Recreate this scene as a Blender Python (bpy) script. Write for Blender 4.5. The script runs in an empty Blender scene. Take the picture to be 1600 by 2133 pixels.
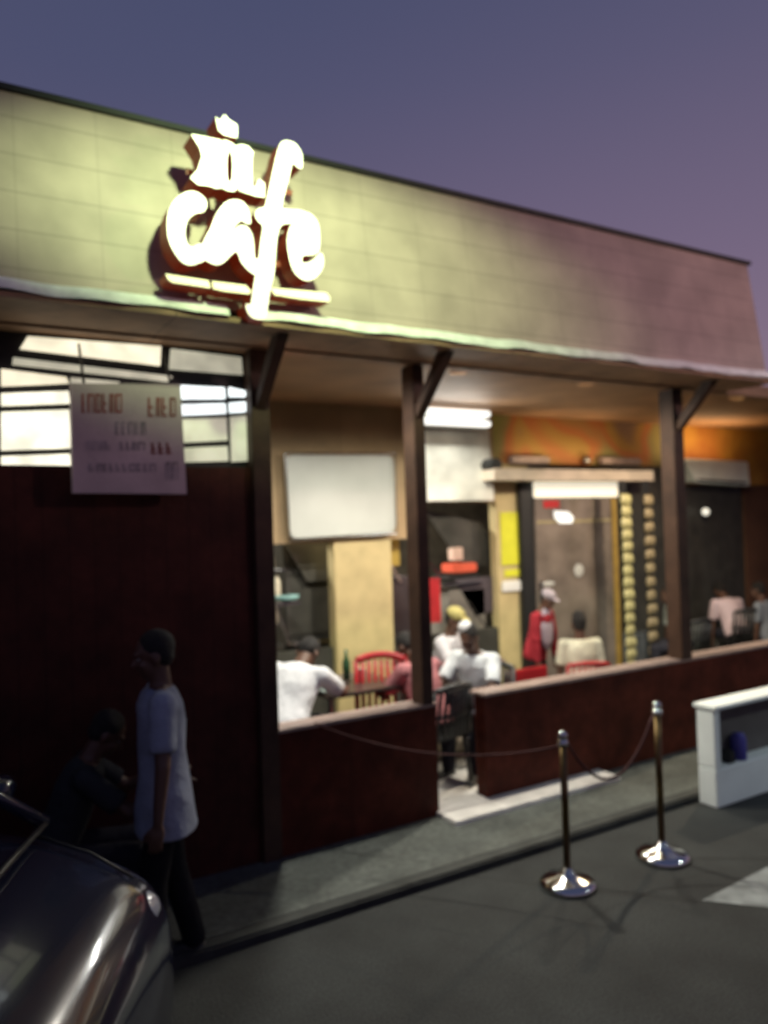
import bpy, bmesh, math, random
from mathutils import Vector, Matrix
random.seed(7)
R = math.radians
S = bpy.context.scene
COL = S.collection

# ------------------------------------------------------------------ camera
H_EYE = 2.2; FPX = 1603.0; YAW = 30.7; ROLL = 1.8; PITCH = 1.0
cd = bpy.data.cameras.new('camera'); cam = bpy.data.objects.new('camera', cd); COL.objects.link(cam)
S.camera = cam
cd.sensor_fit = 'VERTICAL'; cd.sensor_height = 36.0; cd.lens = 36.0*FPX/2133.0
cd.clip_start = 0.05; cd.clip_end = 2000
fwd = Vector((math.sin(R(YAW))*math.cos(R(PITCH)), math.cos(R(YAW))*math.cos(R(PITCH)), math.sin(R(PITCH))))
rt0 = Vector((math.cos(R(YAW)), -math.sin(R(YAW)), 0)); up0 = rt0.cross(fwd)
# image horizon climbs to the right: the camera is turned clockwise
rt = rt0*math.cos(R(ROLL)) - up0*math.sin(R(ROLL))
up = up0*math.cos(R(ROLL)) + rt0*math.sin(R(ROLL))
M = Matrix((rt, up, -fwd)).transposed().to_4x4(); M.translation = Vector((0, 0, H_EYE))
cam.matrix_world = M
cd.dof.use_dof = True; cd.dof.focus_distance = 1.6; cd.dof.aperture_fstop = 1.85

def ray(u, v): return (fwd*FPX + rt*(u-800.0) - up*(v-1066.5)).normalized()
def P(u, v, Y):                     # world point on the vertical plane at distance Y
    d = ray(u, v); return Vector((0, 0, H_EYE)) + d*(Y/d.y)
def G(u, v, z=0.0):                 # world point on a level plane
    d = ray(u, v); return Vector((0, 0, H_EYE)) + d*((z-H_EYE)/d.z)

# ------------------------------------------------------------------ world
W = bpy.data.worlds.new('World'); S.world = W; W.use_nodes = True
nt = W.node_tree; nt.nodes.clear()
o = nt.nodes.new('ShaderNodeOutputWorld')
bg = nt.nodes.new('ShaderNodeBackground')
sky = nt.nodes.new('ShaderNodeTexSky'); sky.sky_type = 'NISHITA'; sky.sun_disc = False
sky.sun_elevation = R(-3.0); sky.sun_rotation = R(65)
tc = nt.nodes.new('ShaderNodeTexCoord'); sx = nt.nodes.new('ShaderNodeSeparateXYZ')
cr = nt.nodes.new('ShaderNodeValToRGB')
nt.links.new(tc.outputs['Generated'], sx.inputs[0]); nt.links.new(sx.outputs['Z'], cr.inputs[0])
e = cr.color_ramp.elements
e[0].position = 0.0; e[0].color = (0.19, 0.135, 0.19, 1)
e[1].position = 0.75; e[1].color = (0.050, 0.062, 0.132, 1)
a = cr.color_ramp.elements.new(0.3); a.color = (0.105, 0.092, 0.168, 1)
b_ = cr.color_ramp.elements.new(0.5); b_.color = (0.070, 0.075, 0.150, 1)
mx = nt.nodes.new('ShaderNodeMixRGB'); mx.blend_type = 'ADD'; mx.inputs[0].default_value = 0.08
nt.links.new(cr.outputs[0], mx.inputs[1]); nt.links.new(sky.outputs[0], mx.inputs[2])
dp_ = nt.nodes.new('ShaderNodeVectorMath'); dp_.operation = 'DOT_PRODUCT'; dp_.inputs[1].default_value = (0.80, 0.34, -0.80)
nt.links.new(tc.outputs['Generated'], dp_.inputs[0])
mp_ = nt.nodes.new('ShaderNodeMapRange'); mp_.interpolation_type = 'SMOOTHSTEP'; mp_.inputs['From Min'].default_value = .0; mp_.inputs['From Max'].default_value = .8
nt.links.new(dp_.outputs['Value'], mp_.inputs['Value'])
m2_ = nt.nodes.new('ShaderNodeMixRGB'); m2_.blend_type = 'ADD'; m2_.inputs[2].default_value = (0.075, 0.036, 0.038, 1)
nt.links.new(mp_.outputs[0], m2_.inputs[0]); nt.links.new(mx.outputs[0], m2_.inputs[1])
nt.links.new(m2_.outputs[0], bg.inputs[0]); bg.inputs[1].default_value = 1.0
nt.links.new(bg.outputs[0], o.inputs[0])
S.view_settings.view_transform = 'Standard'; S.view_settings.look = 'None'
S.view_settings.exposure = 0.0; S.view_settings.gamma = 1.0
S.cycles.max_bounces = 6; S.cycles.sample_clamp_indirect = 4.0

# street lamps at the right, and an added spot imitating the sign's halo
def spot(name, loc, target, power, color, angle, blend, radius=0.15, parent=None):
    l = bpy.data.lights.new(name, 'SPOT'); l.energy = power; l.color = color
    l.spot_size = R(angle); l.spot_blend = blend; l.shadow_soft_size = radius
    ob = bpy.data.objects.new(name, l); COL.objects.link(ob)
    ob.location = loc
    ob.rotation_euler = (Vector(target)-Vector(loc)).to_track_quat('-Z', 'Y').to_euler()
    if parent: ob.parent = parent
    return ob
fl = spot('sign_halo_spot', (1.6, 2.3, 4.95), (2.0, 4.3, 3.98), 560, (0.72, 1.0, 0.48), 44, 1.0, 0.08); fl.scale = (3.0, 1, 1)  # added spot without a fixture, throws the sign's glow onto the fascia
f2 = spot('far_street_lamp_light', (9.0, -2.5, 5.6), (5.6, 4.3, 4.1), 950, (1.0, 0.66, 0.62), 32, 1.0, 0.2); f2.scale = (2.4, 1, 1)
spot('street_lamp_light', (9.5, -1.5, 6.0), (7.0, 4.5, 0.3), 600, (0.86, 1.0, 0.93), 52, 1.0, 0.15)
# ------------------------------------------------------------------ materials
MATS = {}
def mat(name, col, rough=0.6, metal=0.0, noise=0.15, scale=6.0, bump=0.1, bscale=40.0, coat=0.0, emit=None, es=0.0, stripes=None, spec=0.5, col2=None):
    if name in MATS: return MATS[name]
    m = bpy.data.materials.new(name); m.use_nodes = True; n = m.node_tree; b = n.nodes['Principled BSDF']
    tcn = n.nodes.new('ShaderNodeTexCoord')
    nz = n.nodes.new('ShaderNodeTexNoise'); nz.inputs['Scale'].default_value = scale; nz.inputs['Detail'].default_value = 5
    n.links.new(tcn.outputs['Object'], nz.inputs['Vector'])
    rp = n.nodes.new('ShaderNodeValToRGB')
    c1 = [c*(1-noise) for c in col]; c2 = [min(1, c*(1+noise)) for c in (col2 or col)]
    rp.color_ramp.elements[0].position = 0.32; rp.color_ramp.elements[1].position = 0.68
    rp.color_ramp.elements[0].color = (*c1, 1); rp.color_ramp.elements[1].color = (*c2, 1)
    n.links.new(nz.outputs['Fac'], rp.inputs[0]); out = rp.outputs[0]
    if stripes:                                 # (axis, period, width, darkness): joints between boards
        sp = n.nodes.new('ShaderNodeSeparateXYZ'); n.links.new(tcn.outputs['Object'], sp.inputs[0])
        for ax, per, wid, dk in stripes:
            m1 = n.nodes.new('ShaderNodeMath'); m1.operation = 'DIVIDE'; m1.inputs[1].default_value = per
            n.links.new(sp.outputs[ax], m1.inputs[0])
            m2 = n.nodes.new('ShaderNodeMath'); m2.operation = 'FRACT'; n.links.new(m1.outputs[0], m2.inputs[0])
            m3 = n.nodes.new('ShaderNodeMath'); m3.operation = 'LESS_THAN'; m3.inputs[1].default_value = wid
            n.links.new(m2.outputs[0], m3.inputs[0])
            m4 = n.nodes.new('ShaderNodeMath'); m4.operation = 'MULTIPLY'; m4.inputs[1].default_value = dk
            n.links.new(m3.outputs[0], m4.inputs[0])
            mm = n.nodes.new('ShaderNodeMixRGB'); mm.inputs[2].default_value = (*[c*0.25 for c in col], 1)
            n.links.new(m4.outputs[0], mm.inputs[0]); n.links.new(out, mm.inputs[1]); out = mm.outputs[0]
    n.links.new(out, b.inputs['Base Color'])
    b.inputs['Roughness'].default_value = rough; b.inputs['Metallic'].default_value = metal
    b.inputs['Coat Weight'].default_value = coat; b.inputs['Coat Roughness'].default_value = 0.04
    b.inputs['Specular IOR Level'].default_value = spec
    if bump:
        nb = n.nodes.new('ShaderNodeTexNoise'); nb.inputs['Scale'].default_value = bscale; nb.inputs['Detail'].default_value = 6
        n.links.new(tcn.outputs['Object'], nb.inputs['Vector'])
        bp = n.nodes.new('ShaderNodeBump'); bp.inputs['Strength'].default_value = bump; bp.inputs['Distance'].default_value = 0.02
        n.links.new(nb.outputs['Fac'], bp.inputs['Height']); n.links.new(bp.outputs[0], b.inputs['Normal'])
    if emit:
        b.inputs['Emission Color'].default_value = (*emit, 1); b.inputs['Emission Strength'].default_value = es
    MATS[name] = m
    return m
asphalt = mat('asphalt', (0.022, 0.025, 0.024), 0.85, noise=0.35, scale=2.2, bump=0.5, bscale=90)
def speckle(m, amt, sc):
    n = m.node_tree; b = n.nodes['Principled BSDF']; src = b.inputs['Base Color'].links[0].from_socket
    t = n.nodes.new('ShaderNodeTexCoord'); z = n.nodes.new('ShaderNodeTexNoise'); z.inputs['Scale'].default_value = sc; z.inputs['Detail'].default_value = 3
    n.links.new(t.outputs['Object'], z.inputs['Vector']); mr = n.nodes.new('ShaderNodeMapRange')
    mr.inputs['From Min'].default_value = .35; mr.inputs['From Max'].default_value = .65; mr.inputs['To Min'].default_value = 1-amt; mr.inputs['To Max'].default_value = 1+amt
    n.links.new(z.outputs['Fac'], mr.inputs['Value']); mm = n.nodes.new('ShaderNodeMixRGB'); mm.blend_type = 'MULTIPLY'; mm.inputs[0].default_value = 1
    n.links.new(src, mm.inputs[1]); n.links.new(mr.outputs[0], mm.inputs[2]); n.links.new(mm.outputs[0], b.inputs['Base Color'])
speckle(asphalt, .38, 75)
pave = mat('pavement', (0.080, 0.088, 0.078), 0.8, noise=0.25, scale=3, bump=0.3, bscale=50)
tile = mat('pale_tile', (0.74, 0.71, 0.66), 0.6, noise=0.15, scale=5, bump=0.1, stripes=[(0, 0.6, 0.012, .6), (1, 0.6, 0.012, .6)])
floorm = mat('cafe_floor', (0.28, 0.25, 0.21), 0.5, noise=0.2, stripes=[(0, 0.5, 0.015, .6), (1, 0.5, 0.015, .6)])
clad = mat('fascia_cladding', (0.40, 0.30, 0.27), 0.65, noise=0.16, scale=3.0, bump=0.12, bscale=14, stripes=[(2, 0.21, 0.06, .26), (0, 0.42, 0.028, .13)])
capm = mat('fascia_cap', (0.010, 0.009, 0.010), 0.6)
white = mat('white_paint', (0.72, 0.72, 0.68), 0.5, noise=0.08, scale=3)
gutterm = mat('gutter_paint', (0.86, 0.84, 0.80), 0.45, noise=0.18, scale=9, bump=0.6, bscale=9)
maroon = mat('maroon_boards', (0.055, 0.014, 0.009), 0.65, noise=0.35, scale=3, bump=0.2, stripes=[(0, 0.14, 0.05, .5)], spec=0.2)
maroonk = mat('maroon_wall', (0.078, 0.018, 0.010), 0.6, noise=0.35, scale=4, bump=0.25, spec=0.12, stripes=[(0, 0.62, .012, .5)])
speckle(pave, .22, 22)
for m_ in (maroon, maroonk): speckle(m_, .12, 14)
brown = mat('brown_timber', (0.050, 0.025, 0.015), 0.6, noise=0.3, bump=0.2, spec=0.3)
capwood = mat('pale_cap', (0.30, 0.22, 0.19), 0.5, noise=0.2, scale=8)
soffit = mat('soffit', (0.26, 0.15, 0.09), 0.7, noise=0.25, stripes=[(0, 1.2, 0.01, .6)])
ceilm = mat('ceiling', (0.30, 0.165, 0.08), 0.7, noise=0.2, scale=2)
tan = mat('tan_wall', (0.32, 0.225, 0.12), 0.7, noise=0.18, scale=2.5, stripes=[(0, 0.9, 0.008, .4)])
beige = mat('beige_plaster', (0.50, 0.40, 0.20), 0.7, noise=0.12, scale=5)
darkc = mat('dark_cabinet', (0.045, 0.043, 0.036), 0.5, noise=0.25)
blackm = mat('black_frame', (0.012, 0.012, 0.012), 0.5)
steel = mat('steel', (0.45, 0.45, 0.44), 0.25, 1.0, noise=0.1)
brass = mat('brass', (0.15, 0.10, 0.045), 0.3, 1.0, noise=0.15, bump=0.03)
chrome = mat('chrome', (0.75, 0.74, 0.70), 0.12, 1.0, noise=0.05, bump=0.0)
rope = mat('rope', (0.05, 0.008, 0.008), 0.8, bump=0.6, bscale=120)
redp = mat('red_plastic', (0.42, 0.02, 0.025), 0.35, noise=0.1)
redcloth = mat('red_cloth', (0.45, 0.02, 0.025), 0.8, noise=0.2)
yellow = mat('yellow_sheet', (0.62, 0.62, 0.03), 0.6, noise=0.12, scale=4)
skin = mat('skin', (0.11, 0.055, 0.035), 0.5, noise=0.12, bump=0.05)
hairm = mat('hair', (0.010, 0.008, 0.007), 0.7, noise=0.3, bump=0.8, bscale=150)
eyew = mat('eye', (0.22, 0.20, 0.18), 0.4, bump=0)
def cloth(name, c): return mat(name, c, 0.85, noise=0.16, scale=5, bump=1.0, bscale=11, spec=0.15)
tubem = mat('lit_tube', (0.9, 0.9, 0.9), 0.4, bump=0, noise=0, emit=(1.0, 0.99, 0.92), es=1.5)

# ------------------------------------------------------------------ helpers
def setp(ob, label=None, cat=None, group=None, kind=None):
    if label: ob['label'] = label
    if cat: ob['category'] = cat
    if group: ob['group'] = group
    if kind: ob['kind'] = kind
    return ob
def empty(name, loc, label, cat, group=None, rz=0.0):
    ob = bpy.data.objects.new(name, None); COL.objects.link(ob); ob.location = loc; ob.rotation_euler = (0, 0, rz)
    ob.empty_display_size = 0.1
    return setp(ob, label, cat, group)
def link(name, me, mats, parent=None, smooth=False):
    ob = bpy.data.objects.new(name, me); COL.objects.link(ob)
    for m in (mats if isinstance(mats, (list, tuple)) else [mats]): me.materials.append(m)
    if smooth:
        for p in me.polygons: p.use_smooth = True
    if parent:
        ob.parent = parent
        pm = Matrix.LocRotScale(parent.location, parent.rotation_euler, parent.scale)
        if parent.parent: pm = Matrix.Translation(Vector())       # sub-parts share their part's frame
        ob.matrix_parent_inverse = pm.inverted() if ob.get('w') is None else Matrix()
    return ob
class B:
    """a little mesh builder in world (or local) coordinates"""
    def __init__(s): s.bm = bmesh.new()
    def face(s, pts, mi=0):
        f = s.bm.faces.new([s.bm.verts.new(p) for p in pts]); f.material_index = mi; return f
    def box(s, lo, hi, bevel=0.0, rot=None, mi=0):
        lo = Vector(lo); hi = Vector(hi); c = (lo+hi)/2; d = hi-lo
        m = Matrix.Translation(c)
        if rot: m = m @ Matrix.Rotation(rot[0], 4, rot[1])
        m = m @ Matrix.Diagonal((abs(d.x), abs(d.y), abs(d.z), 1))
        g = bmesh.ops.create_cube(s.bm, size=1, matrix=m)
        if bevel:
            vs = set(g['verts']); es = [e for e in s.bm.edges if e.verts[0] in vs and e.verts[1] in vs]
            bmesh.ops.bevel(s.bm, geom=es, offset=bevel, segments=2, affect='EDGES')
        return s
    def tube(s, pts, r, seg=10, taper=None, cap=True):
        pts = [Vector(p) for p in pts]; n = len(pts); rings = []
        t0 = (pts[1]-pts[0]).normalized(); ref = Vector((0, 0, 1)) if abs(t0.z) < .9 else Vector((1, 0, 0))
        a = t0.cross(ref).normalized()
        for i, p in enumerate(pts):
            t = (pts[min(i+1, n-1)]-pts[max(i-1, 0)]).normalized()
            a = (a - t*a.dot(t)).normalized(); b = t.cross(a)
            rr = r if taper is None else taper[i]
            rings.append([s.bm.verts.new(p+(a*math.cos(2*math.pi*k/seg)+b*math.sin(2*math.pi*k/seg))*rr) for k in range(seg)])
        for i in range(n-1):
            for k in range(seg):
                s.bm.faces.new((rings[i][k], rings[i][(k+1) % seg], rings[i+1][(k+1) % seg], rings[i+1][k]))
        if cap:
            s.bm.faces.new(rings[0][::-1]); s.bm.faces.new(rings[-1])
        return s
    def lathe(s, c, prof, seg=24):
        c = Vector(c); rings = []
        for r, z in prof:
            rings.append([s.bm.verts.new(c+Vector((r*math.cos(2*math.pi*k/seg), r*math.sin(2*math.pi*k/seg), z))) for k in range(seg)])
        for i in range(len(rings)-1):
            for k in range(seg):
                s.bm.faces.new((rings[i][k], rings[i][(k+1) % seg], rings[i+1][(k+1) % seg], rings[i+1][k]))
        s.bm.faces.new(rings[0][::-1]); s.bm.faces.new(rings[-1]); return s
    def ell(s, c, rad, rot=None, seg=16):
        m = Matrix.Translation(Vector(c))
        if rot is not None: m = m @ rot.to_4x4()
        m = m @ Matrix.Diagonal((*rad, 1))
        bmesh.ops.create_uvsphere(s.bm, u_segments=seg, v_segments=max(8, seg*2//3), radius=1, matrix=m); return s
    def cone(s, p0, p1, r0, r1, seg=12):           # capsule with two radii
        p0 = Vector(p0); p1 = Vector(p1); d = p1-p0
        pts = [p0 + d*t for t in (0, .25, .5, .75, 1)]
        s.tube(pts, 0, seg, taper=[r0+(r1-r0)*t for t in (0, .25, .5, .75, 1)])
        s.ell(p0, (r0,)*3, seg=seg); s.ell(p1, (r1,)*3, seg=seg); return s
    def loft(s, rings):
        vr = [[s.bm.verts.new(p) for p in r] for r in rings]; k = len(rings[0])
        for i in range(len(vr)-1):
            for j in range(k): s.bm.faces.new((vr[i][j], vr[i][(j+1) % k], vr[i+1][(j+1) % k], vr[i+1][j]))
        s.bm.faces.new(vr[0][::-1]); s.bm.faces.new(vr[-1]); return s
    def mesh(s, name):
        bmesh.ops.recalc_face_normals(s.bm, faces=s.bm.faces)
        me = bpy.data.meshes.new(name); s.bm.to_mesh(me); s.bm.free(); return me
    def out(s, name, mats, parent=None, smooth=False):
        return link(name, s.mesh(name), mats, parent, smooth)
    def remesh(s, name, mats, parent=None, voxel=0.010, smooth=4):
        me = s.mesh(name); ob = bpy.data.objects.new(name, me); COL.objects.link(ob)
        md = ob.modifiers.new('r', 'REMESH'); md.mode = 'VOXEL'; md.voxel_size = voxel
        if smooth:
            ms = ob.modifiers.new('s', 'SMOOTH'); ms.iterations = smooth; ms.factor = 0.5
        dg = bpy.context.evaluated_depsgraph_get(); dg.update()
        m2 = bpy.data.meshes.new_from_object(ob.evaluated_get(dg)); bpy.data.objects.remove(ob); bpy.data.meshes.remove(me)
        m2.name = name
        return link(name, m2, mats, parent, True)
def prism(bld, pts, dvec, mi_front=0, mi_side=0, holes=()):
    """solid with the outline pts (front face) pushed back by dvec; holes are inner outlines"""
    bm = bld.bm; loops = [pts]+list(holes); alle = []; vl = []
    for L in loops:
        vs = [bm.verts.new(p) for p in L]; vl.append(vs)
        alle += [bm.edges.new((vs[i], vs[(i+1) % len(vs)])) for i in range(len(vs))]
    g = bmesh.ops.triangle_fill(bm, use_beauty=True, use_dissolve=False, edges=alle)
    fr = [f for f in g['geom'] if isinstance(f, bmesh.types.BMFace)]
    for f in fr: f.material_index = mi_front
    mp = {}
    for vs in vl:
        for v in vs: mp[v] = bm.verts.new(v.co + dvec)
    for f in fr:
        nf = bm.faces.new([mp[v] for v in reversed(f.verts)]); nf.material_index = mi_side
    for vs in vl:
        for i in range(len(vs)):
            a, b = vs[i], vs[(i+1) % len(vs)]
            f = bm.faces.new((a, b, mp[b], mp[a])); f.material_index = mi_side
def smoothloop(pts, sub=3):
    n = len(pts); out = []
    for i in range(n):
        p0, p1, p2, p3 = (Vector(pts[(i+k-1) % n]) for k in range(4))
        for j in range(sub):
            t = j/sub
            out.append(0.5*((2*p1)+(p2-p0)*t+(2*p0-5*p1+4*p2-p3)*t*t+(-p0+3*p1-3*p2+p3)*t**3))
    return out

# ------------------------------------------------------------------ ground
YW = 4.80        # line of the low wall and the posts
g = B()
g.face([(-300, -300, 0), (300, -300, 0), (300, 300, 0), (-300, 300, 0)])
setp(g.out('ground', asphalt), kind='structure')
KY = 3.93
g = B(); g.box((-3, KY+.11, -0.02), (12, 12, 0.05)); setp(g.out('pavement', pave), kind='structure')
g = B(); g.box((-3, KY, -0.02), (12, KY+.104, 0.056), bevel=.012); setp(g.out('kerb', mat('kerbstone', (0.035, 0.038, 0.034), .8, noise=.3)), kind='structure')
g = B(); g.box((P(903, 1700, YW).x-.01, YW-0.30, 0.03), (P(1240, 1700, YW).x, YW+0.9, 0.085), bevel=.006); setp(g.out('entrance_slab', tile), kind='structure')
g = B(); g.box((-3, YW+0.905, 0.03), (12, 10.2, 0.12)); setp(g.out('floor', floorm), kind='structure')
# pale mottled patch on the road at the right
q = [G(1462, 1877, 0), G(1600, 1806, 0), G(1760, 1790, 0), G(1760, 1900, 0), G(1600, 1892, 0)]
g = B(); g.face([p+Vector((0, 0, .004)) for p in q])
setp(g.out('pale_road_patch', mat('road_patch_tone', (0.21, 0.23, 0.23), .8, noise=.35, scale=7)), kind='structure')

# ------------------------------------------------------------------ building
Xc = {'a': (P(518, 1000, YW).x+P(556, 1000, YW).x)/2, 'b': P(869, 1150, YW).x, 'c': P(1405, 1100, YW).x}
ZL = P(1100, 1432, YW).z
ZS = P(870, 693, 4.3).z         # soffit level
ZT = P(870, 392, 4.45).z        # top of the fascia
XE = P(1597, 795, 4.3).x        # end of the fascia
bl = empty('cafe_building', (2, YW, 0), 'single storey cafe building with a tall leaning fascia, maroon boarded left wall and open front', 'building')
# leaning fascia
f = B()
f.loft([[Vector((x, 4.30, ZS)), Vector((x, 4.36, ZS)), Vector((x, 4.56, ZT)), Vector((x, 4.45, ZT))] for x in (-3, XE)])
f.out('fascia', clad, bl)
f = B(); f.loft([[Vector((x, 4.425, ZT+.004)), Vector((x, 4.60, ZT+.004)), Vector((x, 4.60, ZT+.035)), Vector((x, 4.425, ZT+.035))] for x in (-3, XE+.03)])
f.out('fascia_cap', capm, bl)
# wavy gutter strip along the foot of the fascia
def gutter(x0, x1):
    n = int((x1-x0)/.06); rings = []
    for i in range(n+1):
        x = x0+(x1-x0)*i/n
        w = .006*math.sin(x*7.1)+.004*math.sin(x*17.3+1)
        zb = ZS-.062+w; zt = ZS+.006+.5*w
        y0 = 4.19+.008*math.sin(x*11+2); y1 = 4.296
        rings.append([Vector((x, y0, zb)), Vector((x, y1, zb)), Vector((x, y1, zt)), Vector((x, y0+.040, zt))])
    return B().loft(rings)
xg = P(478, 650, 4.2).x
gutter(-3, xg).out('gutter', gutterm, bl); gutter(P(530, 655, 4.2).x, XE).out('gutter', gutterm, bl)
# flat roof, soffit, ceiling
g = B(); g.box((-3, 4.6, ZS+.35), (XE, 10.2, ZS+.45)); g.out('roof', capm, bl)
g = B(); g.box((-3, 4.21, ZS-.095), (XE-.02, YW-.10, ZS-.066)); g.out('soffit', soffit, bl)
g = B(); g.box((-3, YW-.10, ZS-.11), (13.1, YW+.02, ZS-.0)); g.out('eave_beam', soffit, bl)
g = B(); g.box((-3, YW+.022, ZS-.06), (13.1, 10.2, ZS-.0)); g.out('ceiling', ceilm, bl)
g = B(); g.box((XE-.02, 4.6, ZS+.002), (XE, 10.2, ZS+.349)); g.out('parapet_end', capm, bl)
# posts with their struts
def post(x, w, z0=0.05, name='post'):
    pb = B(); pb.box((x-w/2, YW-.09, z0), (x+w/2, YW+.07, ZS-.112), bevel=.006)
    p = pb.out(name, brown, bl)
    s = B(); y0 = YW-.093; za = ZS-.42; r = .035
    s.loft([[Vector((x-r, y0, za-.09)), Vector((x+r, y0, za-.09)), Vector((x+r, y0, za)), Vector((x-r, y0, za))],
            [Vector((x-r, y0-.22, za+.13)), Vector((x+r, y0-.22, za+.13)), Vector((x+r, y0-.18, za+.20)), Vector((x-r, y0-.18, za+.20))],
            [Vector((x-r, 4.30, ZS-.10)), Vector((x+r, 4.30, ZS-.10)), Vector((x+r, 4.42, ZS-.097)), Vector((x-r, 4.42, ZS-.097))]])
    s.out('strut', brown, bl)
post(Xc['a'], .13); post(Xc['b'], .095, ZL+.027); post(Xc['c'], .14, ZL+.027); post(P(-75, 900, YW).x, .14); post(9.2, .17)
# tall left wall (boards) below the glazing
ZW = P(250, 972, YW).z
xa0 = -3; xa1 = Xc['a']-.067
g = B(); g.box((xa0, YW-.04, .05), (xa1, YW+.06, ZW)); g.out('boarded_wall', maroon, bl)
# glazing: dark frame sheet with separate lit panes in front
zt = ZS-.115
win = B(); win.box((xa0, YW+.03, ZW+.002), (xa1, YW+.055, zt)); wf = win.out('window', blackm, bl)
panes = [([(58, 698), (336, 719), (334, 763), (42, 728)], 0), ([(357, 724), (503, 742), (506, 782), (354, 770)], 1),
 ([(28, 742), (360, 786), (352, 797), (26, 756)], 1), ([(3, 766), (138, 783), (144, 800), (3, 806)], 0), ([(148, 784), (250, 793), (240, 808), (148, 800)], 1),
 ([(3, 817), (143, 812), (146, 842), (3, 847)], 2), ([(3, 856), (144, 851), (148, 935), (3, 940)], 2), ([(3, 948), (146, 943), (148, 978), (3, 984)], 2),
 ([(152, 815), (372, 812), (372, 845), (152, 845)], 1), ([(152, 855), (372, 852), (372, 925), (152, 935)], 1),
 ([(378, 800), (468, 805), (470, 832), (380, 833)], 3), ([(379, 840), (470, 838), (472, 863), (380, 867)], 3),
 ([(380, 871), (472, 868), (474, 919), (382, 924)], 1), ([(382, 931), (474, 927), (476, 962), (383, 965)], 1),
 ([(478, 804), (512, 812), (514, 828), (479, 828)], 3), ([(479, 837), (516, 834), (517, 859), (480, 862)], 3), ([(481, 866), (518, 863), (519, 962), (484, 964)], 1)]
pm = [mat('frosted_cream', (.6, .56, .45), .4, emit=(1, .9, .66), es=1.1), mat('frosted_dull', (.5, .49, .42), .4, emit=(.95, .9, .68), es=.5),
      mat('frosted_bright', (.6, .56, .45), .4, emit=(1, .95, .74), es=1.4), mat('frosted_white', (.7, .7, .7), .4, emit=(.92, 1, 1), es=1.6)]
for mm in pm:            # uneven light through the frosting
    n = mm.node_tree; bs = n.nodes['Principled BSDF']; nz = n.nodes.new('ShaderNodeTexNoise'); nz.inputs['Scale'].default_value = 5
    t_ = n.nodes.new('ShaderNodeTexCoord'); n.links.new(t_.outputs['Object'], nz.inputs['Vector'])
    mr = n.nodes.new('ShaderNodeMapRange'); es = bs.inputs['Emission Strength'].default_value
    mr.inputs['From Min'].default_value = .3; mr.inputs['From Max'].default_value = .7; mr.inputs['To Min'].default_value = es*.7; mr.inputs['To Max'].default_value = es*1.25
    n.links.new(nz.outputs['Fac'], mr.inputs['Value']); n.links.new(mr.outputs[0], bs.inputs['Emission Strength'])
for q, k in panes:
    g = B(); cv = sum(v for u, v in q)/len(q); prism(g, [P(u, v+(2.2 if v < cv else -2.2), YW+.008) for u, v in q], Vector((0, .021, 0))); g.out('pane', pm[k], wf)
# low wall: left part, right part, caps
ZL = P(1100, 1432, YW).z
xo0 = P(903, 1600, YW).x; xo1 = P(1003, 1600, YW).x
lw = empty('low_wall', (4, YW, .05), 'low dark maroon front wall with a pale top, right of the entrance gap', 'wall')
lw2 = empty('low_wall', (2.3, YW, .05), 'low dark maroon front wall with a pale top, left of the entrance gap', 'wall')
def lowwall(par, x0, x1):
    g = B(); g.box((x0, YW-.06, .05), (x1, YW+.06, ZL)); g.out('wall_panel', maroonk, par)
    g = B(); g.box((x0-.01, YW-.075, ZL+.002), (x1+.01, YW+.12, ZL+.026), bevel=.005); g.out('wall_cap', capwood, par)
lowwall(lw2, Xc['a']+.067, xo0)
lowwall(lw, xo1, 13)

# ------------------------------------------------------------------ interior shell
YB = 6.9
def backx(u, v=1000): return P(u, v, YB).x
zc = ZS-.062
zh = P(700, 1128, YB).z
bw = empty('back_wall', (4, YB, .12), 'brown and ochre back wall of the cafe with a serving hatch', 'wall')
g = B(); g.box((-3, YB, zh), (backx(868), YB+.12, zc)); g.out('header_panel', tan, bw)
zh2 = P(950, 1047, YB).z
g = B(); g.box((backx(868)+.002, YB, zh2), (backx(1030), YB+.12, zc)); g.out('header_panel', tan, bw)
# mural coloured stretch right of the hatch
mu = mat('mural_paint', (0.22, 0.10, 0.03), .7, noise=.2)
n = mu.node_tree; bs = n.nodes['Principled BSDF']; t_ = n.nodes.new('ShaderNodeTexCoord')
vo = n.nodes.new('ShaderNodeTexNoise'); vo.inputs['Scale'].default_value = .9; vo.inputs['Detail'].default_value = 1.5; vo.inputs['Distortion'].default_value = .6
n.links.new(t_.outputs['Object'], vo.inputs['Vector']); rp = n.nodes.new('ShaderNodeValToRGB'); rp.color_ramp.interpolation = 'EASE'
el = rp.color_ramp.elements; el[0].position = .34; el[0].color = (.28, .17, .12, 1); el[1].position = .66; el[1].color = (.30, .29, .08, 1)
for ps, c in ((.42, (.46, .26, .06, 1)), (.48, (.50, .17, .05, 1)), (.56, (.30, .26, .09, 1))):
    x = el.new(ps); x.color = c
n.links.new(vo.outputs['Fac'], rp.inputs[0]); n.links.new(rp.outputs[0], bs.inputs['Base Color'])
xcool0 = backx(1100); xcool1 = backx(1290)
zs = P(1200, 968, YB).z
g = B(); g.box((backx(1030)+.002, YB, zs), (backx(1410), YB+.12, zc)); g.out('mural_panel', mu, bw)
orange = mat('orange_wall', (0.55, 0.16, 0.03), .7, noise=.35, scale=1.2, col2=(0.45, 0.26, 0.04))
g = B(); g.box((backx(1410)+.002, YB, zs-.25), (13, YB+.12, zc)); g.out('orange_panel', orange, bw)
g = B(); g.box((backx(1030)+.002, YB, .12), (xcool0-.004, YB+.12, zs-.002)); g.out('beige_panel', beige, bw)
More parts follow.
